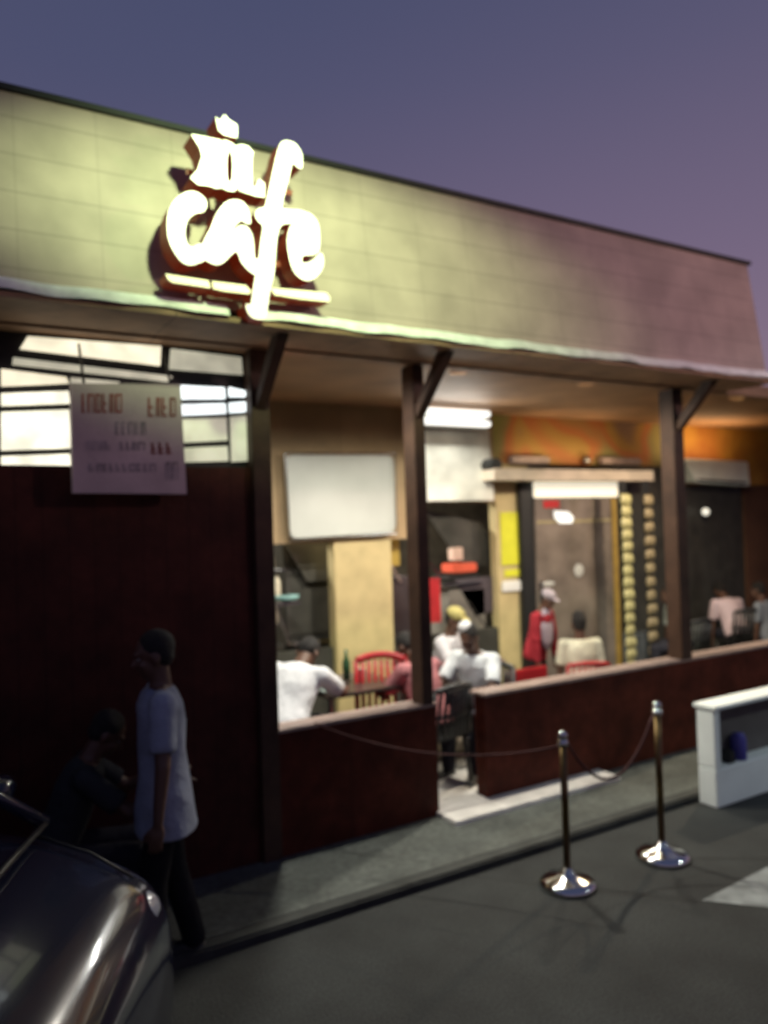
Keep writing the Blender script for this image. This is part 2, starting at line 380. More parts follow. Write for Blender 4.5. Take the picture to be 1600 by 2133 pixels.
g = B(); g.box((xcool1+.02, YB+.02, .12), (backx(1400), YB+.12, zs-.002)); g.out('dark_panel', darkc, bw)
g = B(); g.box((backx(1410)+.002, YB+.03, .12), (backx(1548), YB+.12, zs-.252)); g.out('dark_panel', darkc, bw)
g = B(); g.box((backx(1548)+.002, YB, .12), (13, YB+.12, zs-.252)); g.out('rust_panel', mat('rust_wall', (.11, .05, .025), .7, noise=.3, scale=2), bw)
g = B(); g.box((backx(686), YB-.05, .12), (backx(806), YB+.10, zh-.002), bevel=.01); g.out('pillar', beige, bw)
g = B(); g.box((-3, YB+.02, .12), (backx(686)-.002, YB+.10, 1.0)); g.out('counter_front', darkc, bw)
g = B(); g.box((backx(806)+.002, YB+.02, .12), (backx(1030), YB+.10, 1.0)); g.out('counter_front', darkc, bw)
# kitchen beyond the hatch
kb = empty('kitchen_wall', (4, 9.6, .12), 'dim far wall of the kitchen seen through the serving hatch', 'wall')
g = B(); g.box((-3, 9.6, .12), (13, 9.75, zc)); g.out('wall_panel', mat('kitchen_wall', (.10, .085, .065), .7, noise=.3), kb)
g = B(); g.box((13.0, YW, .05), (13.1, 9.6, zc)); g.out('end_wall', darkc, kb)
g = B(); g.box((-3.1, YW+.1, .05), (-3.0, 9.6, zc)); g.out('end_wall', darkc, kb)

def hang(name, label, cat, quad, Y, th, m, parts=None, bev=0.0, group=None):
    """a flat board built at its real distance from its four corners in the picture"""
    pts = [P(u, v, Y) for u, v in quad]
    c = sum(pts, Vector())/len(pts)
    g = B()
    if bev:
        n = len(pts); rp_ = []
        for i in range(n):
            p, a, b = pts[i], pts[i-1], pts[(i+1) % n]
            for d0, d1, t in ((a, b, 0), (a, b, .5), (a, b, 1)):
                pa = p+(a-p).normalized()*bev; pb = p+(b-p).normalized()*bev
                rp_.append((pa*(1-t)**2 + p*2*t*(1-t) + pb*t*t))
        pts = rp_
    prism(g, pts, Vector((0, th, 0)))
    ob = g.out(name, m); setp(ob, label, cat, group)
    return ob
# white board on the header
bd = hang('screen_board', 'blank pale grey board with rounded corners on the tan wall left of the middle post', 'board',
     [(597, 948), (820, 948), (824, 1108), (606, 1122)], YB-.10, .06, mat('board_face', (.46, .48, .44), .35, noise=.10, scale=1.6, bump=0), bev=.07)
fr = B()
pp = [P(u, v, YB-.115) for u, v in [(594, 945), (823, 945), (827, 1111), (603, 1126)]]
fr.tube(smoothloop([p for p in pp], 1)+[pp[0]], .012, 6); fo = fr.out('frame', steel, bd)
# roller board under the tube lamp
hang('menu_board', 'large pale menu board under the white tube lamp beside the middle post', 'board',
     [(872, 893), (1018, 893), (1030, 1042), (876, 1044)], YB-.12, .05, mat('menu_face', (.66, .66, .58), .4, noise=.32, scale=2.2, bump=0), bev=.02)
fx = empty('tube_lamp', P(944, 866, YB-.3), 'bright twin white tube lamp above the pale menu board', 'lamp')
a = P(864, 868, YB-.22); b = P(1016, 868, YB-.22)
g = B(); g.box((a.x, YB-.22, a.z-.09), (b.x, YB-.15, a.z+.12), bevel=.01); g.out('housing', white, fx)
for vz in (.065, -.045):
    g = B(); g.tube([(a.x+.05, YB-.26, a.z+vz), (b.x-.02, YB-.26, a.z+vz)], .034, 10); g.out('tube', tubem, fx, True)
def area(name, loc, target, sx, sy, power, color, parent=None):
    l = bpy.data.lights.new(name, 'AREA'); l.shape = 'RECTANGLE'; l.size = sx; l.size_y = sy; l.energy = power; l.color = color
    ob = bpy.data.objects.new(name, l); COL.objects.link(ob); ob.location = loc
    ob.rotation_euler = (Vector(target)-Vector(loc)).to_track_quat('-Z', 'Y').to_euler()
    return ob
# added fill spots under the cafe ceiling, each below an invented flush shade
def fill_can(x, y, power, color, label, ang=130):
    c = empty('fill_light', (x, y, ZS-.06), label, 'lamp', 'added fill lights under the cafe ceiling')
    g = B(); zc_ = ZS-.062
    pr = [(.06, 0), (.085, -.004), (.085, -.028), (.070, -.028), (.066, -.008)]
    rings = g.lathe((x, y, zc_), pr, 20); g.out('shade', ceilm, c, True)
    spot('fill_spot', (x, y, zc_-.034), (x, y, 0), power, color, ang, .6, .025)
fill_can(2.05, 4.92, 200, (1, .98, .88), 'added fill light under the ceiling over the person in white beside the left post', 172)
fill_can(3.65, 4.92, 250, (1, .94, .80), 'added fill light under the ceiling over the entrance gap in the low wall', 172)
fill_can(5.05, 4.92, 105, (1, .90, .72), 'added fill light under the ceiling over the diner in the cream shirt', 172)
fill_can(7.2, 4.92, 220, (1, .82, .58), 'added fill light under the ceiling in the orange bay at the far right', 172)
area('kitchen_light', (3.2, 8.3, ZS-.12), (3.2, 8.3, 0), 1.2, .2, 230, (1, .97, .85))
a_ = P(944, 866, YB-.32); area('tube_lamp_light', a_+Vector((0,0,-.1)), a_+Vector((0, -1, -1.2)), .8, .15, 22, (1, .98, .9))

# ------------------------------------------------------------------ cafe sign
SY = 4.10
def Z1(zx, zy, Y=SY): return P(250+zx/3.2, 200+zy/3.2, Y)
lit = mat('sign_face', (.9, .88, .8), .4, noise=0, bump=0, emit=(1, .90, .62), es=1.02)
lit2 = mat('sign_strip', (.9, .85, .6), .4, noise=0, bump=0, emit=(1, .90, .52), es=.82)
side = mat('sign_return_glow', (.22, .04, .022), .5, noise=.3, bump=.05, emit=(.5, .05, .01), es=.10)  # red emission put in to redden the sides and shadow behind the letters
sg = empty('cafe_sign', (2.0, 4.2, 3.9), 'deep glowing cream letters of the cafe sign with a crown, mounted on the fascia', 'sign')
def glyph(name, outline, holes=(), m=lit, dy=0.0, sub=3, back=4.26):
    Y = SY+dy
    def L(o, s): 
        pts = smoothloop([(x, y, 0) for x, y in o], s) if s > 1 else [Vector((x, y, 0)) for x, y in o]
        return [Z1(p[0], p[1], Y) for p in pts]
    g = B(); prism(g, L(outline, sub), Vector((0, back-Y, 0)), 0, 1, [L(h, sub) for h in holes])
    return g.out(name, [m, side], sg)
glyph('crown', [(637, 137), (665, 163), (697, 122), (728, 158), (783, 192), (781, 278), (735, 270), (690, 258), (655, 225)], sub=1)
glyph('letter_x', [(475, 255), (520, 262), (585, 275), (640, 286), (672, 292), (676, 612), (640, 615), (590, 597), (520, 590), (470, 545), (520, 490), (547, 400), (532, 345)], dy=0, sub=1)
oo = [(684+ (740-684)*1.0 + 62*math.cos(t), 460+172*math.sin(t)) for t in [2*math.pi*k/20 for k in range(20)]]
glyph('letter_o', [(677, 300), (705, 293), (745, 312), (772, 335), (786, 460), (783, 615), (760, 636), (720, 630), (680, 612)], [[(733, 355), (748, 400), (752, 470), (748, 545), (735, 578), (717, 560), (711, 470), (714, 400)]], dy=.004, sub=1)
glyph('letter_l', [(776, 330), (812, 322), (855, 335), (890, 372), (882, 420), (880, 500), (885, 603), (905, 605), (925, 552), (965, 582), (965, 675), (900, 665), (840, 645), (792, 628)], dy=.008, sub=1)
glyph('letter_c', [(575, 740), (555, 772), (505, 782), (460, 815), (440, 865), (435, 925), (450, 985), (485, 1005), (545, 985), (575, 1080), (520, 1115), (470, 1127), (415, 1108), (365, 1045), (332, 980), (315, 900), (320, 790), (350, 715), (400, 662), (460, 636), (515, 642), (560, 675), (578, 710)], dy=.010)
glyph('letter_a', [(550, 985), (600, 890), (640, 790), (700, 712), (760, 690), (820, 705), (858, 760), (872, 845), (842, 848), (812, 830), (780, 850), (738, 905), (800, 862), (852, 875), (882, 930), (893, 1000), (900, 1085), (920, 1085), (920, 1190), (880, 1180), (840, 1145), (805, 1100), (780, 1035), (735, 1065), (690, 1110), (640, 1125), (590, 1105), (560, 1080)], dy=.014, sub=2)
glyph('letter_f', [(1110, 297), (1160, 310), (1195, 350), (1215, 400), (1213, 482), (1185, 475), (1150, 448), (1132, 520), (1107, 620), (1080, 745), (1150, 757), (1150, 843), (1100, 850), (1065, 875), (1045, 960), (1035, 1100), (1025, 1200), (1000, 1300), (985, 1400), (970, 1482), (930, 1490), (882, 1478), (850, 1440), (838, 1385), (872, 1388), (885, 1300), (903, 1200), (925, 1080), (940, 960), (953, 870), (928, 840), (905, 810), (903, 775), (925, 748), (965, 738), (985, 660), (1020, 500), (1050, 370), (1075, 310)], dy=.018, sub=2)
glyph('letter_e', [(1150, 757), (1240, 772), (1290, 800), (1325, 860), (1332, 950), (1325, 1035), (1270, 1060), (1218, 1065), (1216, 1108), (1250, 1112), (1300, 1085), (1340, 1042), (1360, 1100), (1340, 1170), (1290, 1220), (1240, 1230), (1190, 1205), (1150, 1150), (1125, 1060), (1115, 960), (1130, 880), (1152, 845)], dy=.022, sub=2)
glyph('underline', [(303, 1185), (590, 1230), (605, 1280), (350, 1243), (320, 1222)], m=lit2, sub=1, dy=.02)
glyph('underline', [(612, 1234), (840, 1262), (875, 1302), (860, 1320), (690, 1300), (622, 1285)], m=lit2, sub=1, dy=.02)
glyph('underline', [(1002, 1280), (1150, 1290), (1375, 1310), (1400, 1340), (1400, 1373), (1200, 1352), (1030, 1325)], m=lit2, sub=1, dy=.03)

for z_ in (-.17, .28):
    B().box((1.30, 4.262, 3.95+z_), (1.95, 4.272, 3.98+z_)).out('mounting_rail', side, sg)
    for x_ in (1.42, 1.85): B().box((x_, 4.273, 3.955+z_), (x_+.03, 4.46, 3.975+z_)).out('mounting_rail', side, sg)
# grey notice board hung in front of the glazing
nb_ = empty('notice_board', P(268, 1028, 4.6), 'grey notice board with faded red lettering in front of the lit left glazing', 'sign')
g = B(); prism(g, [P(u, v, 4.6) for u, v in [(148, 798), (376, 800), (389, 1029), (152, 1027)]], Vector((0, .05, 0)))
g.out('panel', mat('notice_face', (.50, .40, .42), .6, noise=.14, scale=4), nb_)
redt = mat('faded_red_print', (.24, .055, .045), .7, noise=.3); gryt = mat('faded_grey_print', (.32, .27, .29), .7, noise=.3)
def word(x0, x1, y, h, m, seed):
    rr = random.Random(seed); g = B(); x = x0; sl = (y-915)/115*.0
    while x < x1-6:
        w = rr.uniform(9, 15); t = 4.6
        def bar(a0, b0, a1, b1): prism(g, [P(u, v, 4.597) for u, v in [(a0, b0), (a1, b0), (a1, b1), (a0, b1)]], Vector((0, .002, 0)))
        bar(x, y, x+t, y+h)
        k = rr.random()
        if k < .7: bar(x+t+.1, y, x+w-3, y+t)
        if k > .3: bar(x+t+.1, y+h-t, x+w-3, y+h)
        if k > .5: bar(x+t+.1, y+h*.45, x+w-4, y+h*.45+t)
        if k < .5: bar(x+w-2.9, y, x+w-.2, y+h)
        x += w+2.5
    return g.out('lettering', m, nb_)
word(170, 250, 820, 40, redt, 1); word(308, 366, 828, 40, redt, 2); word(240, 305, 878, 28, gryt, 3)
word(180, 240, 918, 20, gryt, 4); word(315, 368, 922, 24, redt, 5); word(250, 305, 920, 18, gryt, 8); word(185, 330, 965, 18, gryt, 6); word(345, 366, 962, 38, gryt, 7)
for u in (175, 355):
    g = B(); p = P(u, 800, 4.62); g.tube([p, (p.x, YW-.04, ZS-.17)], .008, 6); g.out('hanger', blackm, nb_)

# ------------------------------------------------------------------ kitchen and wall things
def boxthing(name, label, cat, u0, u1, v0, v1, Y, d, m, bevel=.008, group=None):
    a = P(u0, v1, Y); b = P(u1, v0, Y)
    g = B(); g.box((a.x, Y, a.z), (b.x, Y+d, b.z), bevel=bevel); return setp(g.out(name, m), label, cat, group)
# tall dark cabinet left of the pillar, with shelves of pale goods on its left
cb = empty('cabinet', P(630, 1400, 7.3), 'tall dark cabinet with a steel shelf, left of the beige pillar', 'cabinet')
def part(par, name, u0, u1, v0, v1, Y, d, m, bevel=.004):
    a = P(u0, v1, Y); b = P(u1, v0, Y); g = B(); g.box((a.x, Y, a.z), (b.x, Y+d, b.z), bevel=bevel); return g.out(name, m, par)
part(cb, 'carcass', 596, 700, 1100, 1400, 7.35, .5, darkc)
part(cb, 'door', 598, 640, 1180, 1325, 7.32, .028, mat('cab_door', (.06, .058, .05), .35, noise=.2)); part(cb, 'door', 643, 698, 1215, 1320, 7.32, .028, MATS['cab_door'])
part(cb, 'shelf', 612, 700, 1328, 1346, 7.15, .19, steel)
# slanted dark awning panels hung behind the hatch
def slant(us, label, m, Y=7.2, th=.03):
    g = B(); prism(g, [P(u, v, Y) for u, v in us], Vector((0, th, 0))); return setp(g.out('slanted_panel', m), label, 'panel', 'slanted dark panels behind the hatch')
slant([(592, 1128), (680, 1135), (724, 1206), (640, 1212)], 'slanted dark panel behind the hatch, left of the beige pillar', darkc, 7.22)
slant([(884, 1060), (1000, 1090), (1066, 1174), (965, 1180)], 'slanted dark panel under the pale menu board', darkc, 7.12)
slant([(948, 1208), (1030, 1200), (1062, 1262), (990, 1284)], 'slanted mauve grey panel above the two seated diners', mat('mauve_panel', (.075, .06, .07), .5), 7.0)
def stick(u0, v0, u1, v1, Y, r, m, label):
    g = B(); g.tube([P(u0, v0, Y), P(u1, v1, Y)], r, 8); return setp(g.out('metal_rod', m), label, 'rod', 'slanting rods behind the hatch')
stick(693, 1138, 722, 1208, 7.16, .010, steel, 'slanting thin rod at the left edge of the beige pillar')
stick(800, 1152, 835, 1212, 7.0, .012, capwood, 'slanting pale rod just left of the middle post')
stick(878, 1152, 917, 1200, 6.85, .013, chrome, 'shiny slanting rod just right of the middle post')
stick(1012, 1110, 1068, 1178, 7.08, .010, blackm, 'black slanting rod left of the yellow sheet')
stick(975, 1250, 1012, 1305, 6.95, .009, blackm, 'short black slanting rod above the diner in the white cap')
stick(575, 1258, 603, 1345, 7.0, .010, steel, 'long pale slanting rod right of the left post')
# goods on shelf at far left of hatch
sh = empty('goods_shelf', P(575, 1400, 7.1), 'narrow wall shelf for pale goods just right of the left post', 'shelf')
part(sh, 'upright', 553, 561, 1120, 1380, 7.1, .25, steel)
for i, v in enumerate((1186, 1243, 1300, 1345)): part(sh, 'shelf_plate', 562, 596, v, v+5, 7.1, .25, steel)
GLOW = 1
gm = [mat('goods_cream', (.62, .56, .42), .6), mat('goods_grey', (.55, .52, .48), .6), mat('goods_yellow', (.62, .55, .08), .6)]
k = 0
for v0, v1, us in ((1150, 1186, ((563, 577),)), (1198, 1243, ((563, 575), (577, 590))), (1262, 1300, ((563, 572), (575, 585))), (1315, 1345, ((564, 573),))):
    for u0, u1 in us:
        a = P(u0, v1-.5, 7.12); b = P(u1, v0, 7.12); r = (b.x-a.x)/2; h = b.z-a.z
        g = B(); g.lathe(((a.x+b.x)/2, 7.2, a.z), [(r*.9, 0), (r, .01), (r, h*.7), (r*.5, h*.85), (r*.5, h)], 14)
        setp(g.out('jar', gm[2] if v0 == 1315 else gm[k % 2], smooth=True), ['cream jar on the top plate of the goods shelf', 'grey jar at the left on the second shelf plate', 'cream jar at the right on the second shelf plate',
             'grey jar at the left on the third shelf plate', 'cream jar at the right on the third shelf plate', 'yellow jar on the lowest shelf plate'][k], 'jar', 'jars on the goods shelf'); k += 1
a = P(597, 1246, 6.9); g = B(); g.lathe(a, [(.02, -.03), (.11, -.01), (.125, .025), (.115, .025), (.02, -.005)], 24)
bo = g.out('bowl', mat('teal_enamel', (.22, .42, .40), .3), smooth=True); setp(bo, 'pale teal bowl beside the shelf of jars', 'bowl')
g = B(); g.box((a.x-.14, 6.84, a.z-.062), (a.x+.12, 7.1, a.z-.034)); setp(g.out('shelf_bracket', steel), 'small steel ledge under the pale teal bowl', 'ledge')
# things right of the pillar
boxthing('dark_cabinet', 'dark cabinet between the beige pillar and the middle post', 'cabinet', 808, 862, 1200, 1390, 7.05, .4, mat('plum_cab', (.04, .03, .032), .5))
boxthing('ochre_panel', 'small ochre panel right above the dark cabinet by the middle post', 'panel', 808, 832, 1118, 1180, 7.1, .03, mat('ochre', (.40, .28, .05), .6))
# red cloth
def drape(name, label, u0, u1, v0, v1, Y, m, amp=.02):
    g = B(); a = P(u0, v1, Y); b = P(u1, v0, Y); n = 16; fr_ = []; bk = []
    for i in range(n+1):
        x = a.x+(b.x-a.x)*i/n; y = Y+amp*math.sin(i*1.5); fr_.append((x, y)); bk.append((x, y+.012))
    ring = fr_+bk[::-1]
    g.loft([[Vector((x, y, z)) for x, y in ring] for z in (a.z, (a.z+b.z)/2, b.z)]); return setp(g.out(name, m, smooth=False), label, 'cloth')
drape('hanging_cloth', 'bright red cloth hanging just right of the middle post', 877, 914, 1204, 1300, 6.7, redcloth)
# warming lamp, red tray and steel hood
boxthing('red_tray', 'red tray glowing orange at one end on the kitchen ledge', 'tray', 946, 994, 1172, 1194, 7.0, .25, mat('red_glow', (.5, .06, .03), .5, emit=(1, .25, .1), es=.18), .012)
boxthing('food_carton', 'small peach carton behind the red tray', 'carton', 946, 965, 1140, 1168, 7.06, .12, mat('peach', (.6, .42, .34), .6), .01)
boxthing('kitchen_ledge', 'steel ledge under the red tray', 'ledge', 925, 1006, 1210, 1222, 6.95, .4, steel)
boxthing('steel_cabinet', 'dull steel cabinet front behind the two seated diners', 'cabinet', 938, 1010, 1224, 1330, 7.0, .4, mat('dull_steel', (.24, .22, .19), .4, .3))
boxthing('ledge_support', 'dark support block under the red tray', 'block', 935, 1000, 1195.5, 1208, 7.0, .3, blackm, .002)
# yellow sheet + white strip
boxthing('yellow_sheet', 'bright yellow sheet pinned on the beige wall left of the drinks cooler', 'poster', 1046, 1093, 1066, 1178, YB-.012, .008, yellow, 0)
boxthing('yellow_sheet', 'small yellow sheet below the big one, left of the drinks cooler', 'poster', 1052, 1093, 1184, 1202, YB-.012, .008, yellow, 0)
boxthing('paper_roll', 'white strip of paper under the yellow sheets', 'paper', 1048, 1094, 1208, 1234, YB-.03, .028, white, .01)
# lintel shelf and light battens
boxthing('lintel_shelf', 'long pale shelf board running above the drinks cooler', 'shelf', 1030, 1362, 980, 1000, YB-.32, .31, mat('shelf_paint', (.62, .53, .42), .5, noise=.15), .006)
boxthing('pale_batten', 'pale rounded batten above the left end of the long shelf', 'batten', 1066, 1148, 951, 966, YB-.10, .08, capwood, .02, 'pale battens above the long shelf')
boxthing('pale_batten', 'pale rounded batten above the right end of the long shelf', 'batten', 1254, 1338, 954, 967, YB-.10, .08, capwood, .02, 'pale battens above the long shelf')
a = P(1221, 958, YB-.06); g = B(); g.lathe(a, [(.02, -.05), (.045, -.03), (.05, .0), (.03, .05), (.012, .06)], 16); setp(g.out('small_lamp', steel, smooth=True), 'tiny dull lamp between the two pale battens', 'lamp')
a = P(1018, 970, YB-.16); g = B(); g.tube([a-Vector((0, .14, 0)), a+Vector((0, .14, 0))], .075, 18); g.tube([a-Vector((0, .16, 0)), a-Vector((0, .141, 0))], .04, 14); setp(g.out('round_speaker', blackm, smooth=False), 'small dark round speaker at the left end of the long shelf', 'speaker')

area('mural_fill_light', P(1200, 962, YB-.22), P(1200, 962, YB-.22)+Vector((0, .12, 1)), 1.6, .05, 4, (1, .76, .46))  # added fill without a fixture, lifts the mural above the shelf
area('bay_fill_light', P(1490, 950, YB-.4), P(1490, 950, YB-.4)+Vector((0, .25, 1)), 1.2, .05, 9, (1, .66, .34))  # second added fill, brightens the orange wall; no fixture here
# drinks cooler
YC = YB-.10
ca = P(1100, 1400, YC); cbb = P(1286, 1003, YC)
dc = empty('drinks_cooler', ((ca.x+cbb.x)/2, YC, .12), 'tall drinks cooler with a glowing cream header and dark glass door', 'cooler')
x0, x1, z0, z1 = ca.x, cbb.x, .12, cbb.z
xm = P(1112, 1003, YC).x; zh_ = P(1200, 1036, YC).z
g = B(); g.box((x0, YC+.03, z0), (x1, YC+.62, z1-.0), bevel=.01); g.out('cabinet', blackm, dc)
g = B(); g.box((xm, YC-.02, zh_), (x1-.01, YC+.027, z1-.01), bevel=.008); g.out('header_light', mat('cooler_header', (.8, .75, .6), .4, bump=0, noise=.05, emit=(1, .93, .74), es=.75), dc)
g = B(); g.box((xm, YC-.005, z0+.12), (x1-.14, YC+.027, zh_-.01)); dr = g.out('door', mat('cooler_door', (.19, .155, .13), .12, noise=.3, scale=3, bump=0, coat=.4), dc)
g = B(); zz = P(1200, 1088, YC).z; g.box((xm+.02, YC-.012, zz), (x1-.15, YC-.006, zz+.03)); g.out('rail', mat('rail_ochre', (.32, .27, .14), .5), dr)
g = B(); g.box((xm+.02, YC-.035, .95), (xm+.05, YC-.006, 1.5), bevel=.006); g.out('handle', steel, dr)
g = B(); g.box((x1-.138, YC-.03, z0+.05), (x1-.055, YC+.027, zh_-.01), bevel=.006); g.out('side_strip', mat('ochre_strip', (.36, .24, .06), .4, noise=.25), dc)
g = B(); g.box((x1-.05, YC-.01, z0+.05), (x1-.005, YC+.027, zh_-.01)); g.out('side_strip', darkc, dc)
for lab, q in (('bright white note stuck at the top of the cooler door', [(1154, 1064), (1184, 1066), (1195, 1078), (1192, 1090), (1166, 1090), (1155, 1078)]),):
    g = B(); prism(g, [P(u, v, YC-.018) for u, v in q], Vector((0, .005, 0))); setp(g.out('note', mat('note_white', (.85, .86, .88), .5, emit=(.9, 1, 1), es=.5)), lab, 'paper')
for u, v, w, h, lab in ((1206, 1188, 9, 14, 'small pale round sticker on the right of the cooler door'), (1143, 1216, 13, 6, 'small pale oval sticker low on the left of the cooler door')):
    c = P(u, v, YC-.013); e_ = P(u+w, v-h, YC-.013)
    g = B(); g.ell(c, (abs(e_.x-c.x), .004, abs(e_.z-c.z))); setp(g.out('sticker', mat('sticker', (.6, .6, .56), .5), smooth=True), lab, 'sticker', 'stickers on the cooler door')
a_, b_2 = P(1133, 1058, YC-.012), P(1165, 1042, YC-.012)
g = B(); g.box((a_.x, YC-.012, a_.z), (b_2.x, YC-.006, b_2.z)); g.out('red_label', redcloth, dr)

# two hanging strips of packets
pk = [mat('packet_gold', (.46, .42, .20), .35, noise=.2, scale=30), mat('packet_dull', (.30, .24, .14), .4, noise=.25, scale=30)]
def packet_mesh():
    g = B(); w, h, d = .074, .064, .034
    rings = []
    for z, sw, sd in ((-h, .85, .1), (-h*.8, 1, .45), (-h*.3, 1.03, 1), (h*.3, 1.0, .95), (h*.75, .95, .5), (h, .88, .1)):
        rings.append([Vector((w*sw*math.copysign(abs(math.cos(t))**.6, math.cos(t)), d*sd*math.copysign(abs(math.sin(t))**.8, math.sin(t)), z)) for t in [2*math.pi*k_/16 for k_ in range(16)]])
    g.loft(rings); return g.mesh('packet')
for si, (ut, vt, ub, vb, cnt, mt, lb) in enumerate(((1303, 1040, 1322, 1388, 15, pk[0], 'gold'), (1345, 1042, 1362, 1384, 13, pk[1], 'brown'))):
    pa = P(ut, vt, 6.35); pb = P(ub, vb, 6.35); xx = (pa.x+pb.x)/2+ (.05 if si else .0)
    rk = empty('packet_strip', (xx, 6.42, .9), 'hanging rack strip behind the %s packets right of the drinks cooler' % lb, 'rack', 'hanging packet strips')
    g = B(); g.box((xx-.05, 6.40, pb.z-.05), (xx+.05, 6.405, P(1300, 1001, 6.4).z)); g.out('strip', blackm, rk)
    pm_ = packet_mesh(); pm_.materials.append(mt)
    for p_ in pm_.polygons: p_.use_smooth = True
    for i in range(cnt):
        t = i/(cnt-1); ob = bpy.data.objects.new('snack_packet', pm_); COL.objects.link(ob)
        ob.location = (xx+random.uniform(-.006, .006), 6.37, pa.z+(pb.z-pa.z)*t); ob.rotation_euler = (random.uniform(-.1, .1), random.uniform(-.08, .08), random.uniform(-.15, .15))
        setp(ob, 'small %s packet hanging in the %s strip right of the drinks cooler' % (lb, 'left' if si == 0 else 'right'), 'packet', '%s packets on the hanging strip' % lb)
# blue-grey cooler/counter bits near the right strip
boxthing('crate', 'blue grey crate standing under the right strip of packets', 'crate', 1340, 1372, 1318, 1400, 6.45, .3, mat('bluegrey', (.13, .15, .17), .6), .01)
# right bay: pale fan coil
ac = hang('air_conditioner', 'pale green grey air conditioner under the orange wall at right', 'air conditioner', [(1426, 955), (1558, 962), (1562, 1012), (1450, 1004)], YB-.22, .2, mat('ac_body', (.80, .90, .84), .4, noise=.06), bev=.03)
g = B(); prism(g, [P(u, v, YB-.235) for u, v in [(1454, 997), (1556, 1004), (1556, 1008), (1455, 1001)]], Vector((0, .012, 0))); g.out('vent', blackm, ac)
p = P(1470, 1066, YB-.1); g = B(); g.ell(p, (.05, .05, .05)); setp(g.out('small_lamp', mat('lampglow', (.8, .8, .7), .4, emit=(1, .95, .8), es=.9), smooth=True), 'small round white lamp on the dark wall of the right bay', 'lamp')
boxthing('grey_counter', 'dull grey green counter in the right bay behind the low wall', 'counter', 1450, 1520, 1300, 1385, 6.6, .5, mat('grgreen', (.16, .18, .15), .6), .01)

# ------------------------------------------------------------------ chairs and tables
def chair_mesh(par, m):
    g = B(); g.box((-.21, -.2, .42), (.21, .21, .45), bevel=.012); g.out('seat', m, None).parent = par
    # curved back with slots
    g = B(); n = 9
    for i in range(n):
        t = -1+2*i/(n-1)
        if True:
            x = .2*t; y = -.20-.05*(1-t*t); g.tube([(x, y+.02, .45), (x*1.02, y, .62), (x*.98, y-.03, .82)], .016, 6)
    g.tube([(-.2+.4*i/12, -.20-.05*(1-(-1+2*i/12)**2)-.03, .82+.03*(1-(-1+2*i/12)**2)) for i in range(13)], .024, 8)
    g.tube([(-.2+.4*i/12, -.20-.05*(1-(-1+2*i/12)**2), .62) for i in range(13)], .016, 8)
    g.tube([(-.2, -.2, .45), (-.2, -.23, .82)], .02, 8); g.tube([(.2, -.2, .45), (.2, -.23, .82)], .02, 8)
    g.out('backrest', m, None, True).parent = par
    for sx_ in (-1, 1):
        for sy_ in (-1, 1):
            g = B(); g.tube([(sx_*.18, sy_*.17, .42), (sx_*.21, sy_*.2, 0)], .02, 8, taper=[.024, .016]); g.out('leg', m, None, True).parent = par
def mkchair(x, y, rz, m, label, z=.05):
    par = empty('plastic_chair', (x, y, z), label, 'chair', 'plastic chairs at the cafe tables', rz); chair_mesh(par, m); return par
FZ = .12
def table(x, y, z, label, m, w=.7, h=.72):
    t = empty('cafe_table', (x, y, z), label, 'table', 'cafe tables'); 
    def at(g, n_, mm): o_ = g.out(n_, mm, None); o_.parent = t; return o_
    at(B().box((-w/2, -w/2, h-.03), (w/2, w/2, h), bevel=.01), 'tabletop', m)
    for a1 in (-1, 1):
        for a2 in (-1, 1): at(B().tube([(a1*(w/2-.05), a2*(w/2-.05), h-.03), (a1*(w/2-.04), a2*(w/2-.04), 0)], .018, 8), 'leg', steel)
    return t

# ------------------------------------------------------------------ people
def basis(yaw, pitch=0, roll=0):
    return (Matrix.Rotation(yaw, 3, 'Z') @ Matrix.Rotation(-pitch, 3, 'X') @ Matrix.Rotation(roll, 3, 'Y'))
def hand(g, wrist, d, side_v, palm_n, s=1.0, curl=.5):
    d = d.normalized(); sv = (side_v - d*side_v.dot(d)).normalized(); nrm = d.cross(sv).normalized()
    if nrm.dot(palm_n) < 0: nrm = -nrm
    pc = wrist+d*.045*s
    m = Matrix((sv, d, nrm)).transposed()
    g.ell(pc, (.040*s, .052*s, .017*s), m, 12)
    for i, (off, ln) in enumerate(((-.029, .060), (-.010, .070), (.010, .066), (.028, .052))):
        p0 = wrist+d*.085*s+sv*off*s; p1 = p0+(d*math.cos(curl*.5)+nrm*math.sin(curl*.5))*ln*.45*s
        p2 = p1+(d*math.cos(curl*1.3)+nrm*math.sin(curl*1.3))*ln*.55*s
        g.cone(p0, p1, .0095*s, .009*s, 8); g.cone(p1, p2, .009*s, .0075*s, 8)
    t0 = wrist+d*.03*s-sv*.032*s; t1 = t0+(d*.7-sv*.6+nrm*.3).normalized()*.035*s; t2 = t1+(d*.9+nrm*.3).normalized()*.03*s
    g.cone(t0, t1, .012*s, .010*s, 8); g.cone(t1, t2, .010*s, .008*s, 8)
